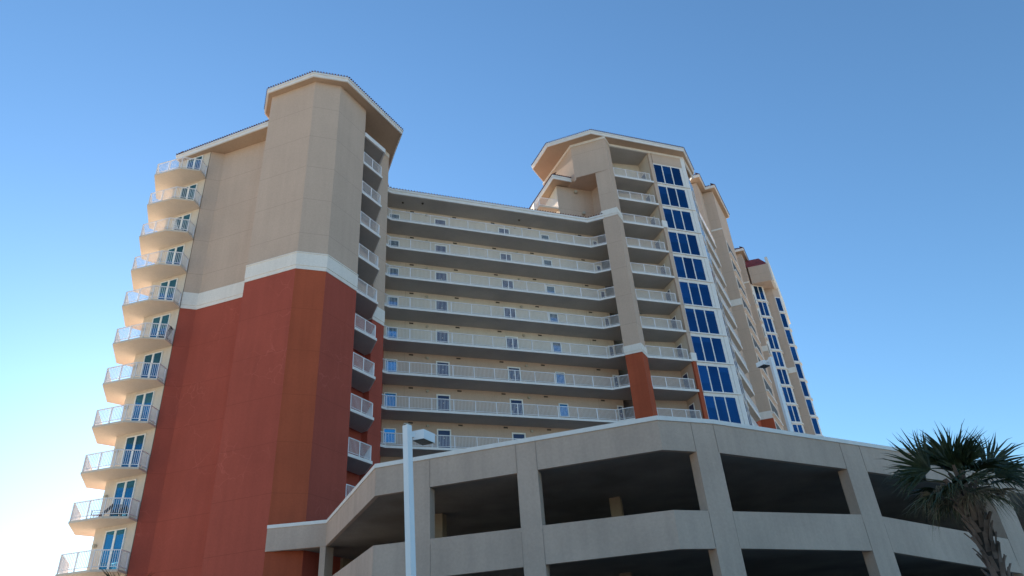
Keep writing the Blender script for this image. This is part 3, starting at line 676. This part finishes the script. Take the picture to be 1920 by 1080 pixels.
def palm(base, H, label, seed, crown=1.0, extra=()):
    random.seed(seed)
    root = empty('palm_tree', (base[0], base[1], 0), label, 'palm tree', 'fan palms')
    x, y = base[:2]; sway = lambda z: (x+0.05*math.sin(z*0.9), y+0.05*math.cos(z*0.7), z)
    t = MB(); zs = [H*i/14 for i in range(15)]
    t.tube([sway(z) for z in zs], [0.10 if z < H*0.85 else 0.09 for z in zs], 14); t.build('trunk', 'palm_bark', root, True)
    bt = MB(); z = 0.25; a = 0
    while z < H-0.12:                                   # criss-cross leaf boots
        c = Vector(sway(z)); dd = Vector((math.cos(a), math.sin(a), 0)); sd_ = Vector((-dd.y, dd.x, 0))
        tp = (z/H)**5; skew = random.uniform(-0.3, 0.3); Lb = random.uniform(0.16, 0.30)+0.10*tp; reach = random.uniform(0.14, 0.20)+0.10*tp
        w0 = 0.040; w1 = random.uniform(0.016, 0.024)
        pts = [c+dd*(0.095+(reach-0.095)*u**1.6)+Vector((0, 0, Lb*u))+sd_*skew*0.16*u for u in (0, .35, .7, 1)]
        ws = [w0, w0*0.8, (w0+w1)/2*0.85, w1]
        for k in range(3):
            th = (dd-Vector((0, 0, .3)))*0.009; q0, q1, wa, wb = pts[k], pts[k+1], ws[k], ws[k+1]
            bt.hexa([q0-sd_*wa-th, q0+sd_*wa-th, q0+sd_*wa+th, q0-sd_*wa+th], [q1-sd_*wb-th, q1+sd_*wb-th, q1+sd_*wb+th, q1-sd_*wb+th])
        a += 2.399+random.uniform(-.15, .15); z += 0.021
    bt.build('leaf_boots', 'palm_boot', root)
    top = Vector(sway(H))
    gr, ol, de, pt = MB(), MB(), MB(), MB()
    for i in range(6):                                   # upright young fans
        an = i*2.399+random.uniform(-.2, .2); el = random.uniform(0.75, 1.35)
        fan(gr, pt, top+Vector((0, 0, -0.02)), (math.cos(an)*math.cos(el), math.sin(an)*math.cos(el), math.sin(el)), random.uniform(0.2, 0.38)*crown, random.uniform(0.62, 0.8)*crown, random.uniform(-.5, .5), 0.10, 30, 2.3, 0.034)
    for i in range(13):                                  # spreading fans
        an = i*2.399+0.6+random.uniform(-.2, .2); el = random.uniform(-0.2, 0.55)
        fan(gr if i % 3 else ol, pt, top+Vector((0, 0, -0.08)), (math.cos(an)*math.cos(el), math.sin(an)*math.cos(el), math.sin(el)), random.uniform(0.4, 0.62)*crown, random.uniform(0.6, 0.8)*crown, random.uniform(-.6, .6), 0.30, 32, 2.5, 0.034)
    for i in range(18):                                  # old olive and dead fans hanging
        an = i*2.399+1.3; el = random.uniform(-0.35, 0.2)
        fan(ol if i % 3 == 0 else de, pt, top+Vector((0, 0, -0.12)), (math.cos(an)*math.cos(el), math.sin(an)*math.cos(el), math.sin(el)), random.uniform(0.22, 0.50)*crown, random.uniform(0.38, 0.55)*crown, random.uniform(-.9, .9), 0.55, 30, 2.3, 0.015)
    for dx, dy, dz_, pl, bl, rr_ in extra:
        fan(gr, pt, top+Vector((0, 0, -0.05)), (dx, dy, dz_), pl, bl, rr_, 0.12, 34, 2.4, 0.036)
    gr.build('crown', 'palm_green', root); ol.build('old_fronds', 'palm_olive', root); de.build('dead_fronds', 'palm_dead', root); pt.build('leaf_stems', 'palm_olive', root)
    return root
palm((6.66, 11.2), 4.16, 'tall fan palm with shaggy trunk and full dark crown, right of the garage bays', 11, 0.9,
     extra=((-0.8, -0.1, 0.6, 0.5, 0.75, 1.4), (0.05, 0.1, 1.0, 0.3, 0.85, 0.3), (0.9, 0.1, 0.45, 0.6, 0.85, 1.3)))
palm((-7.75, 14.3), 3.62, 'fan palm whose leaf tips alone show at the foot of the red wall', 5, 0.95)

# ================================================================== balcony furniture
def chair(name, loc, rz, label, matf, mats, group=None, lounge=False):
    root = empty(name, loc, label, 'chair', group); x, y, z = loc
    c, s = math.cos(rz), math.sin(rz)
    def T(px, py, pz): return (x+px*c-py*s, y+px*s+py*c, z+pz)
    f = MB()
    for px in (-0.26, 0.26):
        f.bar(T(px, -0.25, 0), T(px, -0.25, 0.62), 0.03); f.bar(T(px, 0.25, 0), T(px, 0.2, 0.62), 0.03); f.bar(T(px, -0.3, 0.62), T(px, 0.25, 0.64), 0.045, 0.02)
    f.build('frame', matf, root)
    b_ = MB()
    for i in range(6): b_.bar(T(-0.24, -0.24+i*0.09, 0.40), T(0.24, -0.24+i*0.09, 0.40), 0.06, 0.015)
    b_.build('seat', mats, root)
    b_ = MB(); lean = 0.55 if lounge else 0.22; hh = 0.62
    for i in range(7):
        u = i/6; b_.bar(T(-0.24+0.08*i, 0.24, 0.42), T(-0.24+0.08*i, 0.24+lean, 0.42+hh), 0.035, 0.015)
    b_.bar(T(-0.26, 0.24+lean, 0.42+hh), T(0.26, 0.24+lean, 0.42+hh), 0.05, 0.03); b_.bar(T(-0.26, 0.24+lean/2, 0.42+hh/2), T(0.26, 0.24+lean/2, 0.42+hh/2), 0.04, 0.02)
    b_.build('backrest', matf, root); return root
chair('patio_chair', (-24.95, 43.0, L(-2)+0.14), R(150), 'white slatted plastic chair leaning by the railing on the third balcony from the top', 'chair_white', 'chair_white', 'chairs on the corner balconies')
chair('patio_chair', (-24.45, 43.1, L(-5)+0.14), R(-80), 'dark chair by the doors on the sixth corner balcony down', 'chair_black', 'chair_black', 'chairs on the corner balconies')
chair('patio_chair', (-26.45, 43.45, L(-9)+0.14), R(-72), 'black reclining chair with purple seat slats on the second lowest balcony', 'chair_black', 'chair_purple', 'chairs on the corner balconies', True)
chair('patio_chair', (-25.2, 43.35, L(-9)+0.14), R(15), 'dark upright chair in front of the doors on the second lowest balcony', 'chair_black', 'chair_black', 'chairs on the corner balconies')
